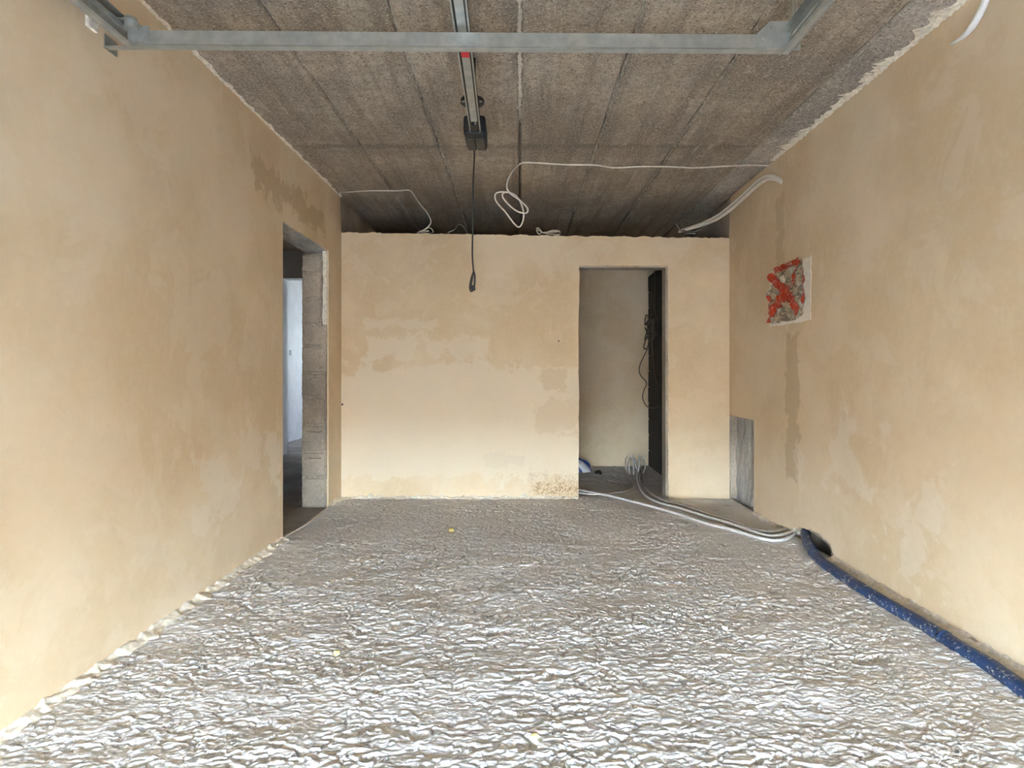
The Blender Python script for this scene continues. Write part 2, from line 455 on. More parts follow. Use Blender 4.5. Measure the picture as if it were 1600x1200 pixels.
# ------------------------------------------------------------------ left wall: block core, plaster skin, bare jamb
LY0, LY1, LZ = 4.533, 5.609, 2.34
core_l = [(YF, -.06), (LY0+.004, -.06), (LY0+.004, LZ+.012), (LY1+.10, LZ+.012), (LY1+.10, -.06), (9.2, -.06), (9.2, ZC+.10), (YF, ZC+.10)]
wl = tag(slab('wall_left', core_l, 'x', -1.987, XL-.015, M['block_core']), 'beige plastered left wall with a bare doorway', kind='structure')
pl = [(YF, -.03)]+rag((LY0, -.03), (LY0, LZ), .003, seed=3)+rag((LY0, LZ+.005), (LY1+.01, LZ+.005), .007, seed=5)+rag((LY1+.01, LZ), (LY1+.005, -.03), .007, seed=8)
pl += [(D+.012, -.03)]+rag((D+.012, 2.58), (D-.035, ZC-.03), .010, seed=14)+[(D-.04, ZC+.03), (YF, ZC+.03)]
slab('plaster_skin', pl, 'x', XL-.0155, XL, M['pl_left'], wl)
# bare blocks of the far jamb, each one proud or shy by a little
jy = [398, 427, 466, 507, 541, 583, 620, 664, 706, 745, 794]
slots = [(P(x_, y_, LY1), w_*.0029, max(h_*.0029, .007)) for (x_, y_, w_, h_) in ((491, 674, 20, 2.5), (492, 715, 18, 2.0), (494, 588, 6, 4), (500, 575, 5, 4))]
for k in range(len(jy)-1):
    zt = CZ+(582-jy[k])*LY1/F; zb = CZ+(582-jy[k+1])*LY1/F
    dy = random.uniform(-.006, .010)
    x0_, x1_ = -1.990, (XL-.062 if k < 3 else XL-.022)-random.uniform(0, .006); z0_, z1_ = zb+.002, zt-.004
    nx, nz_ = 30, 30
    bm = bmesh.new(); F0 = []
    for r in range(nz_):
        row = []
        for q_ in range(nx):
            u, w_ = q_/(nx-1), r/(nz_-1)
            px_, pz_ = x0_+(x1_-x0_)*u, z0_+(z1_-z0_)*w_
            rim_ = min(u, 1-u)*(x1_-x0_) < .012 or min(w_, 1-w_)*(z1_-z0_) < .012
            dd = .007*float(fbm(np.array([px_/.06]), np.array([pz_/.05+k*3]), 55, 3)[0])+(.008+.006*random.random() if rim_ else 0)
            dd += .030 if any(abs(px_-g.x) < gw and abs(pz_-g.z) < gh for g, gw, gh in slots) else 0
            row.append(bm.verts.new((px_+(random.uniform(-.002, .002) if 0 < q_ else 0), LY1+dy+max(dd, -.004), pz_)))
        F0.append(row)
    for r in range(nz_-1):
        for q_ in range(nx-1): bm.faces.new((F0[r][q_], F0[r][q_+1], F0[r+1][q_+1], F0[r+1][q_]))
    bd = [(F0[0][i_], F0[0][i_+1]) for i_ in range(nx-1)]+[(F0[i_][-1], F0[i_+1][-1]) for i_ in range(nz_-1)]+[(F0[-1][i_+1], F0[-1][i_]) for i_ in range(nx-2, -1, -1)]+[(F0[i_+1][0], F0[i_][0]) for i_ in range(nz_-2, -1, -1)]
    bk_ = {}
    for a_, b_ in bd:
        for v_ in (a_, b_):
            if v_ not in bk_: bk_[v_] = bm.verts.new((v_.co.x, LY1+.11, v_.co.z))
        bm.faces.new((b_, a_, bk_[a_], bk_[b_]))
    bm_obj('block', bm, M['block'], wl)
    bm = bmesh.new(); add_box(bm, -1.986, x1_-.002, LY1+.009, LY1+.11, zt-.012, zt+.008)
    bm_obj('mortar_bed', bm, M['mortar'], wl)
zr0 = CZ+(582-jy[3])*LY1/F
ret = rag((XL-.052, LZ), (XL-.052, zr0), .005, .02, seed=44)+[(XL-.0150, zr0), (XL-.0150, LZ)]
slab('plaster_return', ret, 'y', LY1-.002, LY1+.10, M['pl_rag'], wl)          # thicker plaster edge, an open gap between it and the top blocks
# lintel underside over the doorway
yv = np.linspace(LY0-.0, LY1+.06, 90); xv = np.linspace(-1.985, XL-.012, 22)
Xg, Yg = np.meshgrid(xv, yv)
grid_obj('lintel', Xg, Yg, LZ+.004+.010*fbm(Xg/.07, Yg/.11, 50, 3), M['niche'], wl)

# ------------------------------------------------------------------ right wall with niche and broken hole
NY0, NY1, NZ = 5.385, 6.02, .812
HY0, HY1 = 4.06, 4.66
core_r = [(YF, -.06), (HY0+.02, -.06), (HY0+.03, .07), (4.25, .10), (4.5, .10), (HY1-.02, .06), (HY1-.01, -.06), (NY0+.004, -.06), (NY0+.004, NZ+.006), (NY1, NZ+.006), (NY1, -.06), (8.6, -.06), (8.6, ZC+.10), (YF, ZC+.10)]
wr = tag(slab('wall_right', core_r, 'x', XR+.015, XR+.20, M['block_core']), 'beige plastered right wall with a damp stripe and low niche', kind='structure')
pr = [(YF, .03)]+rag((1.4, .030), (HY0-.05, .034), .014, .02, seed=21)+[(HY0-.02, .06)]+rag((HY0, .10), (4.28, .125), .012, .02, seed=22)+rag((4.32, .12), (4.6, .075), .012, .02, seed=23)
pr += rag((HY1, .045), (5.0, .012), .008, .02, seed=24)+[(NY0, -.02)]+rag((NY0, .0), (NY0, NZ), .003, seed=25)+rag((NY0+.01, NZ), (D+.012, NZ), .002, seed=26)
pr += rag((D+.012, NZ+.02), (D+.012, 2.50), .002, .1, seed=27)+rag((D+.015, 2.52), (D-.02, ZC-.02), .010, seed=28)+[(D-.03, ZC+.03), (YF, ZC+.03)]
slab('plaster_skin', pr, 'x', XR, XR+.0155, M['pl_right'], wr)
yv = np.linspace(NY0-.05, NY1+.05, 60); zv = np.linspace(-.08, NZ+.05, 70)
Yg, Zg = np.meshgrid(yv, zv)
grid_obj('niche_back', XR+.075+.012*fbm(Yg/.10, Zg/.24, 60, 4), Yg, Zg, M['niche'], wr)
box('hole_back', (XR+.13, XR+.2, HY0-.1, HY1+.1, -.08, .16), M['block_core'], wr)
box('wall_foot', (XR+.012, XR+.05, YF, HY0, -.08, .06), M['block_core'], wr)

# ------------------------------------------------------------------ back wall, not quite reaching the ceiling
BX0, BX1, BZ = .580, 1.452, 2.270
zt_l, zt_r = 2.600, 2.545
top = rag((XR-.002, zt_r), (XL+.002, zt_l), .012, .025, seed=31)
pb = [(XL+.001, -.03)]+rag((BX0-.004, -.03), (BX0, BZ), .005, seed=33)+rag((BX0+.004, BZ+.004), (BX1, BZ+.004), .006, seed=34)+rag((BX1, BZ-.004), (BX1+.004, -.03), .005, seed=35)+[(XR-.001, -.03)]+top
cb = [(XL-.01, -.06), (BX0-.002, -.06), (BX0-.002, BZ-.012), (BX1-.022, BZ-.012), (BX1-.022, -.06), (XR+.02, -.06), (XR+.02, zt_r-.02), (XL-.01, zt_l-.02)]
wb = tag(slab('wall_back', cb, 'y', D+.014, D+.16, M['block']), 'beige plastered back wall stopping short of the ceiling, with doorway', kind='structure')
slab('plaster_skin', pb, 'y', D, D+.0145, M['pl_back'], wb)
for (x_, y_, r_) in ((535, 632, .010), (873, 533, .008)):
    p = P(x_, y_, D); cyl('dark_hole_disc', p+Vector((0, -.0015, 0)), p+Vector((0, .01, 0)), r_, M['black'], wb, 8)  # flat black discs painting the shade inside small drilled holes

# ------------------------------------------------------------------ room behind the back wall
RY = 8.09
wre = tag(slab('wall_rear', [(-2.0, -.06), (2.3, -.06), (2.3, ZC+.1), (-2.0, ZC+.1)], 'y', RY, RY+.16, M['pl']), 'dim plastered rear wall seen through the back doorway', kind='structure')
DX = 1.694
wdk = tag(box('wall_rear_side', (DX+.012, DX+.10, D+.155, RY+.01, -.06, 2.50), M['dark_block']), 'blackened unplastered block wall inside the back room', kind='structure')
proto = None
for r in range(12):
    for k in range(6):
        y0 = D+.16+k*.40-(.2 if r % 2 else 0); y1 = min(y0+.39, RY-.002); y0 = max(y0, D+.162)
        if y1-y0 < .05: continue
        bm = bmesh.new(); e = random.uniform(-.004, .006)
        add_box(bm, DX-e, DX+.02, y0, y1, r*.208+.004, r*.208+.199, bev=.004)
        bm_obj('block', bm, M['dark_block'], wdk)

# ------------------------------------------------------------------ corridor and lit room beyond the side doorway
CY = 9.2
wc = tag(box('wall_corridor_left', (-4.45, -4.30, 3.4, CY+.2, -.06, ZC+.1), M['pl']), 'dim corridor side wall beyond the side doorway', kind='structure')
tag(box('wall_corridor_front', (-4.45, -1.98, 3.4, 3.55, -.06, ZC+.1), M['pl']), 'dim corridor end wall beyond the side doorway', kind='structure')
we = slab('wall_corridor_back', [(-4.45, -.06), (-3.55, -.06), (-3.55, 2.64), (-2.5, 2.64), (-2.5, -.06), (-1.80, -.06), (-1.80, ZC+.1), (-4.45, ZC+.1)], 'y', CY, CY+.20, M['pl_white'])
tag(we, 'white corridor wall with opening to the bright room', kind='structure')
lit = tag(box('wall_bright_left', (-4.27, -4.12, CY+.19, 14.2, -.06, ZC+.1), M['pl_white']), 'white wall of the bright room beyond the corridor', kind='structure')
tag(slab('wall_bright_back', [(-4.27, -.06), (-1.7, -.06), (-1.7, ZC+.1), (-2.302, ZC+.1), (-2.302, 1.2), (-2.85, 1.2), (-2.85, 1.8), (-2.3, 1.8), (-2.3, ZC+.1), (-4.27, ZC+.1)], 'y', 13.4, 13.55, M['pl_white']), 'white end wall with window opening in the bright room', kind='structure')
tag(box('wall_bright_right', (-1.95, -1.80, CY+.19, 13.5, -.06, ZC+.1), M['pl_white']), 'white side wall of the bright room', kind='structure')
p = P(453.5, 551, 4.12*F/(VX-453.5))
bm = bmesh.new(); add_box(bm, -4.125, -4.112, p.y-.05, p.y+.05, p.z-.045, p.z+.045); bm_obj('dark_socket_hole', bm, M['black'], lit)  # thin black box, its colour stands in for shade inside a socket hole

# ------------------------------------------------------------------ front wall and half-raised garage door behind the camera
GX0, GX1, GZ = -1.58, 1.02, 2.40
fw = [(XL-.25, -.06), (GX0, -.06), (GX0, GZ), (GX1, GZ), (GX1, -.06), (XR+.2, -.06), (XR+.2, ZC+.28), (XL-.25, ZC+.28)]
tag(slab('wall_front', fw, 'y', YF-.16, YF, M['pl']), 'plastered front wall around the garage door opening', kind='structure')
gd = empty('garage_door', (-.28, YF+.05, DOOR_GAP), 'grey sectional garage door raised partway behind the tracks', 'garage door')
for k in range(4):
    z0 = DOOR_GAP+k*.50
    if z0 > 2.45: break
    box('panel', (GX0-.04, GX1+.04, YF+.02, YF+.06, z0, min(z0+.495, 2.48)), M['door'], gd, .004)

# ------------------------------------------------------------------ trims: plaster droppings along the wall feet, smears at the ceiling
def foot(name, x0, sgn, y0, y1, wid, hgt, mat, seed, label):
    yv = np.arange(y0, y1, .011); uv = np.linspace(0, 1, 10)
    U, Yg = np.meshgrid(uv, yv)
    w_ = wid*(.7+.45*np.clip(fbm(Yg/.10, Yg*0+seed, seed, 4), -.9, 1.2))
    z_ = hgt*(1-U)**1.4*(.7+.5*np.clip(fbm(Yg/.06, U*1.6+seed, seed+3, 4), -1, 1.2)*.7)+.010*fbm(Yg/.035, U*3, seed+5, 3)*(1-U)*np.sqrt(U+.05)
    z_ = np.where(U > .97, -.03, z_)
    return tag(grid_obj(name, x0+sgn*U*w_, Yg, z_, mat), label, kind='structure')
foot('trim_1', XL-.004, 1, 1.3, LY0-.02, .080, .042, M['pl_rag'], 71, 'crusty plaster droppings along the foot of the left wall')
foot('trim_2', XL-.004, 1, LY1+.02, D, .06, .05, M['pl_rag'], 75, 'plaster crust in the corner beside the side doorway')
foot('trim_7', XR+.012, -1, 1.3, HY0-.03, .090, .050, M['pl_rag'], 87, 'plaster crumbs packed between right wall and blue pipe')
foot('trim_3', XR+.004, -1, HY1+.02, NY0, .05, .03, M['pl_rag'], 79, 'plaster crumbs along the foot of the right wall')
xv = np.arange(XL, BX0-.01, .011); uv = np.linspace(0, 1, 8)
U, Xg = np.meshgrid(uv, xv)
w_ = .05*(.5+.9*np.clip(fbm(Xg/.14, Xg*0+2, 83, 3)+.3, 0, 1.2))
z_ = .035*(1-U)*(.4+.9*np.clip(fbm(Xg/.08, U*1.3, 85, 4)+.4, 0, 1.3))
z_ = np.where(U > .97, -.03, z_)
tag(grid_obj('trim_4', Xg, D+.004-U*w_, z_, M['pl_rag']), 'plaster crust along the foot of the back wall', kind='structure')
def smear(name, x0, sgn, y0, y1, wid, mat, seed, label, thick=.012):
    yv = np.arange(y0, y1, .011); uv = np.linspace(0, 1, 12)
    U, Yg = np.meshgrid(uv, yv)
    w_ = wid*(.45+.9*np.clip(fbm(Yg/.12, U*2+seed, seed, 4)+.4, 0, 1.4))
    z_ = ZC-.001-thick*(1-U)*(.5+.9*np.clip(fbm(Yg/.028, U*4+seed, seed+3, 4)+.4, 0, 1.5))
    z_ = np.where(U > .97, ZC+.006, z_)
    return tag(grid_obj(name, x0+sgn*U*w_, Yg, z_, mat), label, kind='structure')
smear('trim_5', XR+.004, -1, 1.3, 4.95, .085, M['pl_rag'], 91, 'ragged plaster smeared from right wall onto the ceiling', .014)
smear('trim_6', XL-.004, 1, 1.3, D-.02, .028, M['pl_rag'], 95, 'thin plaster smear where left wall meets the ceiling', .010)

# ------------------------------------------------------------------ garage door tracks and cross bar
TY = 2.56
BAR = [P(205, 59, TY), P(1225, 66, TY)]
tr = empty('door_track_frame', (-.26, TY, 2.62), 'galvanised steel garage door tracks joined by a long cross bar', 'door track')
def bar_strip(name, dz0, dz1, y0, y1, mat, parent):
    a, b = BAR
    v = []
    for q in (a, b):
        for (yy, zz) in ((y0, dz0), (y1, dz0), (y1, dz1), (y0, dz1)): v.append((q.x, TY+yy, q.z+zz))
    f = [(0, 1, 2, 3), (7, 6, 5, 4), (0, 4, 5, 1), (1, 5, 6, 2), (2, 6, 7, 3), (3, 7, 4, 0)]
    return mesh_obj(name, v, f, mat, parent)
cb_ = bar_strip('cross_bar', -.026, .032, 0, .004, M['galv'], tr)
bar_strip('bottom_lip', -.029, -.022, -.006, .004, M['galv'], cb_)
bar_strip('bottom_flange', -.0335, -.0305, -.004, .032, M['galv'], cb_)
bar_strip('top_flange', .029, .032, .004, .032, M['galv'], cb_)
def track(x0, sgn, zc):
    # rolled channel: outer web, two lips, and the angle iron that carries it
    bm = bmesh.new()
    y0, y1 = YF+.3, TY+.04
    prof = [(0, -.028), (.006*sgn, -.034), (.030*sgn, -.034), (.036*sgn, -.026), (.033*sgn, -.026), (.029*sgn, -.031), (.007*sgn, -.031), (.003*sgn, -.027),
            (.003*sgn, .027), (.007*sgn, .031), (.029*sgn, .031), (.033*sgn, .026), (.036*sgn, .026), (.030*sgn, .034), (.006*sgn, .034), (0, .028)]
    A = [bm.verts.new((x0+p[0], y0, zc+p[1])) for p in prof]; B = [bm.verts.new((x0+p[0], y1, zc+p[1])) for p in prof]
    n = len(prof)
    for i in range(n): bm.faces.new((A[i], B[i], B[(i+1) % n], A[(i+1) % n]))
    bm.faces.new(A); bm.faces.new(B[::-1])
    o = bm_obj('track', bm, M['galv'], tr)
    bm = bmesh.new()
    xa, xb = sorted((x0-sgn*.003, x0)); add_box(bm, xa, xb, y0, y1-.03, zc-.03, zc+.065)
    xa, xb = sorted((x0-sgn*.003, x0+sgn*.035)); add_box(bm, xa, xb, y0, y1-.03, zc+.062, zc+.065)
    bm_obj('angle_iron', bm, M['galv'], o)
    for k in range(6):
        yy = 1.6+k*.16
        bm = bmesh.new(); add_cyl(bm, (x0, yy, zc+.048), (x0+sgn*.006, yy, zc+.048), .006, 10); bm_obj('bolt', bm, M['galv'], o)
    return o
zl, zr = BAR[0].z, BAR[1].z
track(BAR[0].x-.036, 1, zl+.004); track(BAR[1].x+.040, -1, zr+.004)
# left end bracket: folded plate, roller stop and wall ears
bk = bm = bmesh.new(); add_box(bm, BAR[0].x-.012, BAR[0].x+.075, TY-.006, TY+.002, zl-.028, zl+.048, bev=.002)
add_box(bm, BAR[0].x-.012, BAR[0].x+.05, TY-.07, TY, zl+.040, zl+.046, bev=.002)
lb = bm_obj('end_bracket', bm, M['galv'], tr)
bm = bmesh.new(); add_cyl(bm, (BAR[0].x+.02, TY-.035, zl+.02), (BAR[0].x+.02, TY-.035, zl+.062), .024, 18); bm_obj('roller_stop', bm, M['galv'], lb)
for (dx, dz) in ((.052, -.004), (.066, .012), (.03, .03)):
    bm = bmesh.new(); add_cyl(bm, (BAR[0].x+dx, TY-.012, zl+dz), (BAR[0].x+dx, TY-.004, zl+dz), .006, 8); bm_obj('bolt', bm, M['galv'], lb)
bm = bmesh.new()
add_box(bm, XL-.002, BAR[0].x-.03, TY+.02, TY+.04, zl-.03, zl-.022, bev=.001)
add_box(bm, XL-.002, BAR[0].x-.03, TY+.06, TY+.08, zl-.01, zl-.002, bev=.001)
add_box(bm, XL-.002, XL+.006, TY+.02, TY+.10, zl-.03, zl+.03, bev=.001)
bm_obj('wall_ear', bm, M['galv'], tr)
bm = bmesh.new(); add_box(bm, XL-.002, XL+.014, TY-.09, TY-.03, zl+.0, zl+.075, bev=.005); bm_obj('wall_pad', bm, M['pl_rag'], tr)
bm = bmesh.new(); add_box(bm, XL-.002, BAR[0].x-.034, TY-.075, TY-.045, zl+.03, zl+.036, bev=.001); bm_obj('wall_ear', bm, M['galv'], tr)
# right end bracket and hanger up to the ceiling
bm = bmesh.new()
xr_ = BAR[1].x
v = [bm.verts.new(q) for q in ((xr_-.115, TY-.004, zr-.030), (xr_+.012, TY-.004, zr-.030), (xr_+.03, TY-.004, zr+.045), (xr_+.03, TY-.004, zr+.085), (xr_-.06, TY-.004, zr+.085), (xr_-.115, TY-.004, zr+.032))]
f_ = bm.faces.new(v); r_ = bmesh.ops.extrude_face_region(bm, geom=[f_])
for e in r_['geom']:
    if isinstance(e, bmesh.types.BMVert): e.co.y -= .003
rb = bm_obj('end_bracket', bm, M['galv'], tr)
for (dx, dz) in ((-.09, .012), (-.055, .06), (-.055, .0)):
    bm = bmesh.new(); add_cyl(bm, (xr_+dx, TY-.013, zr+dz), (xr_+dx, TY-.006, zr+dz), .006, 8); bm_obj('bolt', bm, M['galv'], rb)
bm = bmesh.new(); add_box(bm, xr_+.042, xr_+.046, TY-.02, TY+.02, zr-.02, ZC+.002); bm_obj('hanger_strap', bm, M['galv'], tr)
for dx in (.055, .075):
    bm = bmesh.new(); add_box(bm, xr_+.044, xr_+dx, TY-.004+dx*.2, TY+dx*.2, zr-.026, zr+.006); bm_obj('strap_tab', bm, M['galv'], tr)
bm = bmesh.new(); add_box(bm, BAR[0].x-.039, BAR[0].x-.035, TY-.2, TY-.17, zl, ZC+.002); bm_obj('hanger_strap', bm, M['galv'], tr)

# ------------------------------------------------------------------ opener rail with motor head and hanging cord
RX, RZ = -.253, 2.662
op = empty('door_opener', (RX, 3.0, RZ), 'grey opener rail under the ceiling ending in a black motor head', 'door opener')
REND = 3.68
def rail_x(y): return -.238-(y-2.36)*.0205
def rail_part(name, x0, x1, z0, z1, mat, parent, y0=YF+.05, y1=REND):
    v = []
    for yy in (y0, y1):
        c0 = rail_x(yy)
        v += [(c0+x0, yy, z0), (c0+x1, yy, z0), (c0+x1, yy, z1), (c0+x0, yy, z1)]
    f = [(0, 1, 2, 3), (7, 6, 5, 4), (0, 4, 5, 1), (1, 5, 6, 2), (2, 6, 7, 3), (3, 7, 4, 0)]
    return mesh_obj(name, v, f, mat, parent)
rl = rail_part('rail', -.033, .033, RZ+.012, RZ+.040, M['black_face'], op)
rail_part('rim', -.033, -.027, RZ, RZ+.014, M['galv'], rl)
rail_part('rim', .027, .033, RZ, RZ+.014, M['galv'], rl)
rail_part('slide', -.017, .019, RZ+.004, RZ+.016, M['galv'], rl, YF+.05, 3.52)
rail_part('sticker', -.0172, .0192, RZ+.0030, RZ+.006, M['red'], rl, 2.70, 2.80)
bm = bmesh.new(); add_box(bm, rail_x(3.6)-.016, rail_x(3.6)+.016, 3.54, 3.66, RZ-.004, RZ+.03, bev=.006); ch_ = bm_obj('chain_tensioner', bm, M['black'], op)
bm = bmesh.new(); add_cyl(bm, (rail_x(3.6)+.008, 3.53, RZ+.002), (rail_x(3.6)+.008, 3.585, RZ+.002), .006, 10); bm_obj('tension_screw', bm, M['galv'], ch_)
hd = bmesh.new(); cx = rail_x(3.78)-.004
add_box(hd, cx-.066, cx+.066, 3.665, 3.93, RZ-.010, RZ+.105, bev=.018)
head = bm_obj('motor_head', hd, M['black'], op, True)
bm = bmesh.new(); add_box(bm, cx-.055, cx-.002, 3.735, 3.925, RZ-.016, RZ+.0, bev=.006); bm_obj('bottom_cover', bm, M['black_face'], head)
bm = bmesh.new(); add_box(bm, cx+.002, cx+.057, 3.735, 3.925, RZ-.016, RZ+.0, bev=.006); bm_obj('bottom_cover', bm, M['black_face'], head)
hy = 3.36; hx = rail_x(hy)
bm = bmesh.new(); add_cyl(bm, (hx, hy, RZ+.040), (hx, hy, RZ+.058), .064, 28); hg = bm_obj('hanger_disc', bm, M['black'], op)
bm = bmesh.new(); add_cyl(bm, (hx, hy, RZ+.055), (hx, hy, ZC+.003), .018, 14); bm_obj('hanger_stem', bm, M['black'], hg)
for dx in (-.047, .047):
    bm = bmesh.new(); add_cyl(bm, (hx+dx, hy-.03, RZ+.036), (hx+dx, hy-.03, RZ+.046), .008, 10); bm_obj('screw', bm, M['galv'], hg)
bm = bmesh.new(); add_box(bm, cx-.02, cx+.02, 3.80, 3.83, RZ+.1, ZC+.003); bm_obj('ceiling_strap', bm, M['galv'], op)
cd = 3.90
cord = tube('power_cord', [P(741, 236, cd), P(741, 250, cd), P(739, 290, cd), P(739, 340, cd), P(738, 395, cd), P(740, 425, cd)], .0052, M['black_cord'], op, 8, 6)
tube('tied_loop', [P(740, 424, cd), P(736, 436, cd-.01), P(734, 450, cd-.015), P(737, 455, cd), P(741, 448, cd+.015), P(742, 434, cd+.012), P(740, 424, cd), P(738, 436, cd+.02), P(736, 448, cd+.02), P(739, 453, cd), P(742, 452, cd-.01)], .0055, M['black_cord'], cord, 8, 6)
bm = bmesh.new(); add_cyl(bm, P(739, 446, cd), P(740, 453, cd), .012, 10); bm_obj('plug', bm, M['black'], cord)

# ------------------------------------------------------------------ ceiling cables
zc = ZC-.010
def cc(x, y, dz=.010): return on_ceil(x, y, ZC-dz)
c1 = tube('ceiling_cable', [cc(524, 303, .012), cc(545, 300), cc(580, 298), cc(620, 298), cc(638, 297), cc(645, 302, .03), P(655, 317, 5.95), P(668, 334, 6.03), P(673, 347, 6.08), P(666, 357, 6.10), P(652, 364, 6.10)], .0065, M['white_cable'], None, 7)
tag(c1, 'white cable running from the left wall corner over the wall top', 'cable')
c2 = tube('ceiling_cable', [cc(1222, 261, .012), cc(1180, 258), cc(1130, 260), cc(1085, 262), cc(1060, 261), cc(1010, 260), cc(960, 262), cc(930, 258), cc(880, 257), cc(830, 254), cc(815, 255, .012), P(803, 265, 4.95), P(794, 280, 4.92), P(792, 293, 4.90),
     P(797, 302, 4.9), P(812, 313, 4.90), P(824, 325, 4.88), P(822, 333, 4.88), P(808, 330, 4.88), P(793, 318, 4.9), P(785, 306, 4.92), P(791, 300, 4.94), P(805, 305, 4.94), P(815, 320, 4.92), P(818, 340, 4.9), P(812, 354, 4.9),
     P(804, 350, 4.92), P(790, 332, 4.93), P(776, 316, 4.94), P(774, 304, 4.94), P(782, 300, 4.94), P(798, 301, 4.92)], .0068, M['white_cable'], None, 7, 8)
tag(c2, 'long white cable across the ceiling ending in a dangling coil', 'cable')
for nm, pts, lab in (
    ('cable_loop', [(656, 364), (664, 358), (672, 357), (677, 363), (668, 364), (657, 362), (670, 361)], 'small white cable curl beside the cable end on the wall top'),
    ('cable_loop', [(700, 364), (710, 358), (716, 352), (722, 352), (727, 359), (730, 366)], 'thin grey cable arch on the wall top near the hanging cord'),
    ('cable_loop', [(838, 358), (841, 356), (846, 363), (842, 365), (839, 359), (850, 363), (862, 360), (873, 362), (874, 366), (860, 366), (850, 364), (861, 362), (875, 361)], 'white cable knot lying on the wall top near the doorway')):
    zt = [P(x_, y_, D+.07) for (x_, y_) in pts]
    for q in zt: q.y += random.uniform(-.03, .03)
    o = tube(nm, zt, .006 if 'thin' not in lab else .004, M['white_cable'] if 'thin' not in lab else M['grey_cable'], None, 6)
    tag(o, lab, 'cable')
cbun = empty('conduit_bundle', tuple(on_right(1186, 290, .07)), 'bundle of pale conduits drooping from the right wall to the wall top', 'conduit bundle')
for k, (off, rr) in enumerate(((0.0, .017), (.045, .016), (.022, .013))):
    dn = off*130
    pts = [on_right(1222, 284+dn*.3, .0), on_right(1212, 277+dn*.5, .03), on_right(1200, 275+dn*.8, .05), on_right(1186, 282+dn, .07), on_right(1166, 300+dn, .08), P(1146, 318+dn, 5.60), P(1122, 337+dn*.7, 5.85), P(1096, 350+dn*.4, 6.05), P(1074, 357+dn*.15, 6.16), P(1062, 362, 6.3)]
    tube('conduit', pts, rr, M['white_cable'] if k != 2 else M['grey_cable'], cbun, 9)
for k, pts in enumerate(([(1056, 350), (1062, 358), (1072, 364), (1086, 365)], [(1066, 352), (1070, 360), (1084, 362), (1097, 358)])):
    tag(tube('wire_end', [P(a, b, 6.12+k*.03) for a, b in pts], .004, M['grey_cable'], None, 6), ['thin grey wire end curling under the conduits on the wall top', 'short grey wire end beside the conduits on the wall top'][k], 'wire')
o = tube('white_conduit', [on_right(1546, -30, .03), on_right(1540, 0, .03), on_right(1529, 25, .03), on_right(1516, 45, .03), on_right(1502, 59, .025), on_right(1487, 68, .02)], lambda s: .016-.010*max(0, s-.55)/.45, M['rubber_white'], None, 9)
tag(o, 'bright white tapering conduit end hanging on the right wall', 'conduit')

# ------------------------------------------------------------------ floor conduits and blue pipe
main = [(1252, 826), (1243, 834), (1224, 843), (1196, 843), (1141, 827), (1105, 818), (1059, 803), (998, 786), (949, 774), (902, 765), (880, 760)]
def floor_path(pts, dx, dy, z): return [on_floor(x_+dx, y_+dy, z) for (x_, y_) in pts]
labs = ['pale grey conduit nearest the rough floor running to the back doorway', 'pale conduit beside the outermost one, turning into the back room', 'grey conduit at the inner side of the bundle, turning into the back room']
p0 = floor_path(main, 0, 0, .016); p0[0] = Vector((XR+.06, 4.60, .03))
tag(tube('floor_conduit', p0, .0125, M['floor_conduit'], None, 9), labs[0], 'conduit')
in1 = [(1249, 823), (1236, 832), (1214, 837), (1190, 835), (1140, 818), (1100, 806), (1062, 794), (1030, 786), (1010, 775), (1000, 762), (996, 748), (997, 735), (995, 722)]
in2 = [(1245, 820), (1228, 827), (1205, 831), (1180, 828), (1138, 813), (1100, 801), (1066, 790), (1040, 783), (1020, 774), (1007, 761), (1003, 748), (1004, 736), (1001, 722)]
for k, (pp, rr) in enumerate(((in1, .0135), (in2, .0135))):
    q = floor_path(pp, 0, 0, .018); q[0] = Vector((XR+.06, 4.68+.06*k, .04))
    e = q[-1].copy(); q[-1] = q[-2]+Vector((0, .12, .03)); q.append(q[-1]+Vector((-.01, .06, .09)))
    tag(tube('floor_conduit', q, rr, M['floor_conduit'] if k == 0 else M['grey_cable'], None, 9), labs[k+1], 'conduit')
thin = [(902, 770), (925, 772), (948, 771), (970, 769), (985, 764), (989, 755), (984, 745), (978, 735), (977, 722)]
q = floor_path(thin, 0, 0, .012); q[-1] = q[-2]+Vector((.0, .02, .10))
tag(tube('floor_cable', q, .007, M['white_cable'], None, 7), 'thin white cable looping over the floor of the back room', 'cable')
stubs = [((984, 740), (983, 722), (986, 714)), ((990, 742), (990, 724), (988, 713)), ((996, 740), (1000, 722), (999, 713)), ((1003, 742), (1008, 728), (1004, 716)), ((981, 738), (977, 720), (980, 713))]
for k, st in enumerate(stubs):
    b_ = on_floor(*st[0]); d_ = b_.y
    pts = [b_+Vector((0, 0, -.01)), P(*st[1], d_+.02), P(*st[2], d_+.05)]
    o = tube('conduit_stub', pts, .011 if k < 4 else .006, M['grey_cable'], None, 7)
    tag(o, 'grey conduit stub rising from the back room floor', 'conduit', 'conduit stubs in the back room')
    if k < 4:
        e0 = pts[-1]; bm = bmesh.new(); add_cyl(bm, e0-Vector((0, 0, .012)), e0+Vector((.004, 0, .022)), .013, 10); bm_obj('end_cap', bm, M['white_cable'], o)
bp = [(1257, 837), (1262, 850), (1268, 862), (1283, 877), (1325, 906), (1387, 945), (1450, 981), (1500, 1013), (1550, 1043), (1598, 1077), (1680, 1130), (1900, 1275)]
q = [on_floor(x_, y_, .014) for (x_, y_) in bp]
q[0] = Vector((XR+.055, 4.53, .055)); q[1] = Vector((XR+.005, 4.42, .05)); q[2] = Vector((XR-.045, 4.26, .032))
bpipe = empty('blue_pipe', (1.9, 3.0, 0), 'blue plastic pipe splashed with plaster lying along the right wall', 'pipe')
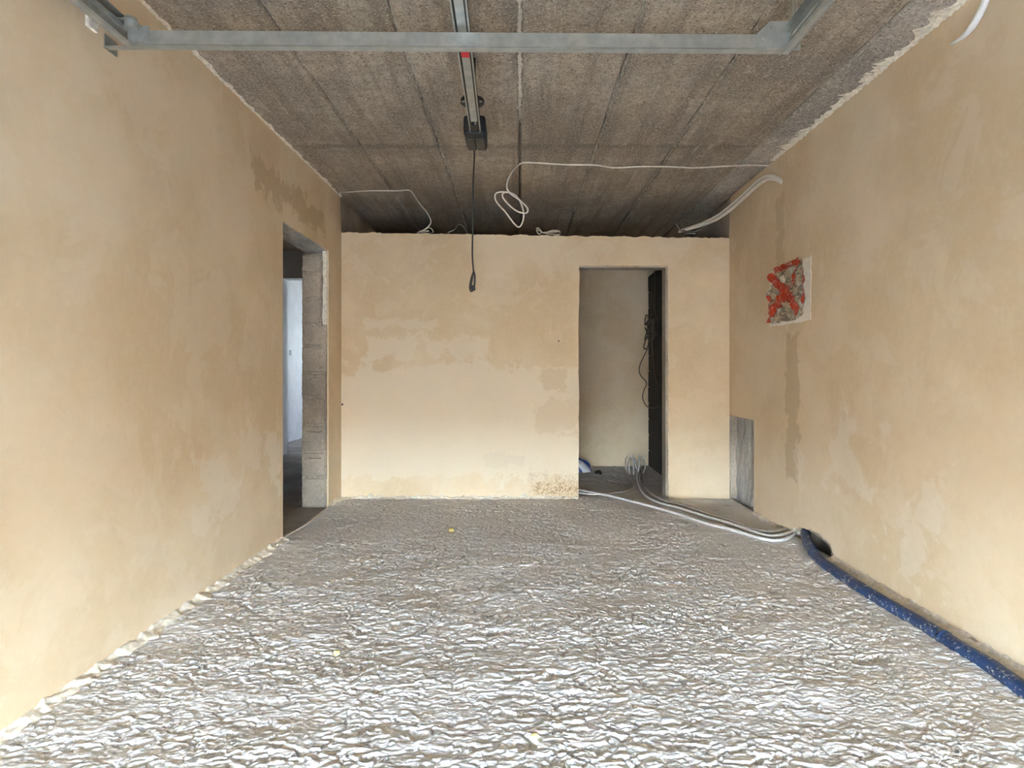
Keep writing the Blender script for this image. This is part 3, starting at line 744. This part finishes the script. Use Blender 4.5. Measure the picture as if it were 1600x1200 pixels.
tube('pipe', q, .034, M['blue'], bpipe, 18, 8)
for k in (3, 7):
    sp_ = spline(q, 8); i_ = k*8-4
    a_ = sp_[i_]; b_ = sp_[i_+1]; dr = (b_-a_).normalized()
    bm = bmesh.new(); add_cyl(bm, a_-dr*.012, a_+dr*.012, .0365, 18); bm_obj('coupling_ring', bm, M['blue'], bpipe, True)
q = [on_floor(x_, y_, .010) for (x_, y_) in ((522, 764), (520, 777), (514, 790), (500, 804), (482, 817), (464, 828), (446, 838), (433, 852))]
q[0].z = .05
tag(tube('threshold_cable', q, .007, M['white_cable'], None, 7), 'thin pale cable curving over the floor past the side doorway', 'cable')

# ------------------------------------------------------------------ foil cover with red tape on the right wall
fc = empty('foil_cover', tuple(on_right(1235, 507, 0)), 'crumpled silver foil cover crossed with red tape on the right wall', 'foil cover')
def ph(y, z):      # crumple height
    a = np.abs(perlin(y/.13+.4*perlin(y/.2, z/.2, 3), z/.13, 101)); b = np.abs(perlin(y/.055, z/.055, 103))
    return .045*a+.014*b
edge = [(1209, 437), (1216, 428), (1228, 418), (1244, 413), (1252, 405), (1258, 406), (1257, 418), (1258, 427), (1261, 445), (1261, 466), (1259, 482), (1256, 494), (1244, 500), (1230, 502), (1214, 506), (1206, 505), (1204, 480), (1204, 455)]
poly = [(on_right(a, b).y, on_right(a, b).z) for a, b in edge]
def inside(y, z):
    c_ = False; n = len(poly)
    for i in range(n):
        (y1, z1), (y2, z2) = poly[i], poly[(i+1) % n]
        if (z1 > z) != (z2 > z) and y < (y2-y1)*(z-z1)/(z2-z1)+y1: c_ = not c_
    return c_
yv = np.linspace(4.36, 5.07, 74); zv = np.linspace(1.50, 2.08, 64)
Yg, Zg = np.meshgrid(yv, zv); Hh = ph(Yg, Zg)
verts, faces, idm = [], [], {}
def vid(i, j):
    if (i, j) not in idm:
        idm[(i, j)] = len(verts); verts.append((XR-.004-float(Hh[i, j]), float(Yg[i, j]), float(Zg[i, j])))
    return idm[(i, j)]
for i in range(len(zv)-1):
    for j in range(len(yv)-1):
        if inside((yv[j]+yv[j+1])/2, (zv[i]+zv[i+1])/2): faces.append((vid(i, j), vid(i, j+1), vid(i+1, j+1), vid(i+1, j)))
foil = mesh_obj('foil', verts, faces, M['foil'], fc)
border = [(1203, 425), (1268, 400), (1267, 500), (1203, 511)]
bq = [on_right(a, b) for a, b in border]
ring = []
for i in range(4):
    a, b = bq[i], bq[(i+1) % 4]
    ring += rag((a.y, a.z), (b.y, b.z), .006, .03, seed=110+i)[:-1]
slab('plaster_border', ring, 'x', XR-.004, XR+.002, M['pl_border'], fc)
def tape(pts, w0, seed):
    P3 = [on_right(a, b) for a, b in pts]
    cs = spline(P3, 10); V, Fc = [], []
    for i, p in enumerate(cs):
        tg = (cs[min(i+1, len(cs)-1)]-cs[max(i-1, 0)]).normalized(); sd = Vector((0, -tg.z, tg.y))
        w_ = w0*(1+.55*n1(i*.45, seed))
        for u in (-1, -.33, .33, 1):
            q = p+sd*(u*w_*.5)
            h_ = float(ph(np.array([q.y]), np.array([q.z]))[0])
            V.append((XR-.004-h_-.004-.006*abs(n1(i*.6+u*2, seed+3)), q.y, q.z))
    for i in range(len(cs)-1):
        for k in range(3): Fc.append((i*4+k, i*4+k+1, (i+1)*4+k+1, (i+1)*4+k))
    mesh_obj('tape', V, Fc, M['tape'], fc)
tape([(1208, 432), (1218, 442), (1230, 456), (1243, 472), (1250, 488)], .075, 120)
tape([(1252, 412), (1246, 430), (1241, 444)], .040, 123)
tape([(1236, 456), (1226, 466), (1214, 480), (1208, 492)], .085, 126)
tape([(1213, 424), (1226, 418), (1240, 413), (1252, 407)], .045, 129)
tape([(1206, 462), (1206, 484), (1207, 504)], .035, 132)
tape([(1259, 430), (1260, 450), (1259, 475)], .028, 135)
tape([(1240, 468), (1248, 476), (1250, 490)], .07, 138)

# ------------------------------------------------------------------ back room: wiring on the dark wall, bag on the floor
jb = empty('junction_box', tuple(P(1020, 515, 7.80)), 'dark dusty wiring box on the blackened block wall', 'junction box')
bm = bmesh.new(); add_box(bm, DX-.06, DX+.005, 7.70, 7.90, 1.66, 1.90, bev=.012); bm_obj('box_body', bm, M['brown_cable'], jb)
for k in range(7):
    a = P(random.uniform(1010, 1028), random.uniform(498, 530), 7.65); pts = [a]
    for s in range(5): pts.append(a+Vector((random.uniform(-.07, .03), random.uniform(-.12, .12), random.uniform(-.12, .12))))
    tube('tangled_wire', pts, .006, M['brown_cable'], jb, 6, 6)
for pts, lab in (
    ([(1022, 405), (1024, 440), (1022, 470), (1024, 492), (1030, 510), (1034, 530)], 'thin dark cable dropping down the blackened wall from above'),
    ([(1012, 525), (1006, 540), (1009, 545), (1015, 538), (1013, 530)], 'small loop of dark cable below the wiring box'),
    ([(1012, 545), (1000, 570), (1000, 585), (1010, 598), (1006, 610), (1004, 622), (1010, 634), (1020, 638), (1030, 635)], 'long slack loop of brown cable against the rear plaster'),
    ([(1018, 530), (1020, 560), (1024, 590), (1032, 608)], 'dark cable slanting down the blackened wall')):
    tag(tube('hanging_cable', [P(a, b, 7.52-.002*i) for i, (a, b) in enumerate(pts)], .0065, M['brown_cable'], None, 6), lab, 'cable')
U, V = np.meshgrid(np.linspace(0, 2*math.pi, 40), np.linspace(0, 1, 18))
bc = on_floor(906, 738)
Rr = (1+.16*perlin(np.cos(U)*2.2+V*2, np.sin(U)*2.2, 140))*np.cos(V*math.pi/2)**.7
bag = grid_obj('plastic_bag', bc.x-.02+.19*Rr*np.cos(U), bc.y+.13+.13*Rr*np.sin(U), -.01+.15*np.sin(V*math.pi/2)*(1+.14*perlin(np.cos(U)*3, np.sin(U)*3+V*3, 143)), M['bag'])
tag(bag, 'white and blue plastic bag slumped on the back room floor', 'bag')
lp = on_floor(935, 740)
U, V = np.meshgrid(np.linspace(0, 2*math.pi, 20), np.linspace(0, 1, 9))
Rr = (1+.25*perlin(np.cos(U)*2+V*2, np.sin(U)*2, 150))*np.cos(V*math.pi/2)**.7
o = grid_obj('rubble_lump', lp.x+.045*Rr*np.cos(U), lp.y+.05*Rr*np.sin(U), -.008+.05*np.sin(V*math.pi/2), M['black_face'])
tag(o, 'dark lump of rubble beside the plastic bag', 'rubble')

# ------------------------------------------------------------------ foam crumbs on the floor
for k, (x_, y_, r_, mt, lab) in enumerate(((705, 828, .024, 'yellow', 'yellow foam crumb on the floor toward the back wall'), (526, 1020, .016, 'yellow', 'yellow foam crumb on the floor opposite the side doorway'),
        (836, 1150, .014, 'yellow', 'yellow foam crumb on the open floor in the foreground'), (1133, 981, .014, 'foam_pale', 'pale foam crumb on the floor toward the blue pipe'), (414, 852, .018, 'yellow', 'small yellow foam crumb against the left wall foot'))):
    p = on_floor(x_, y_, .012)
    bm = bmesh.new(); bmesh.ops.create_icosphere(bm, subdivisions=2, radius=r_)
    for v in bm.verts: v.co *= 1+.35*n1(v.co.x*70+v.co.y*50+k, 160+k); v.co.z *= .7
    o = bm_obj('foam_crumb', bm, M[mt]); o.location = p
    tag(o, lab, 'foam crumb', 'foam crumbs on the floor')
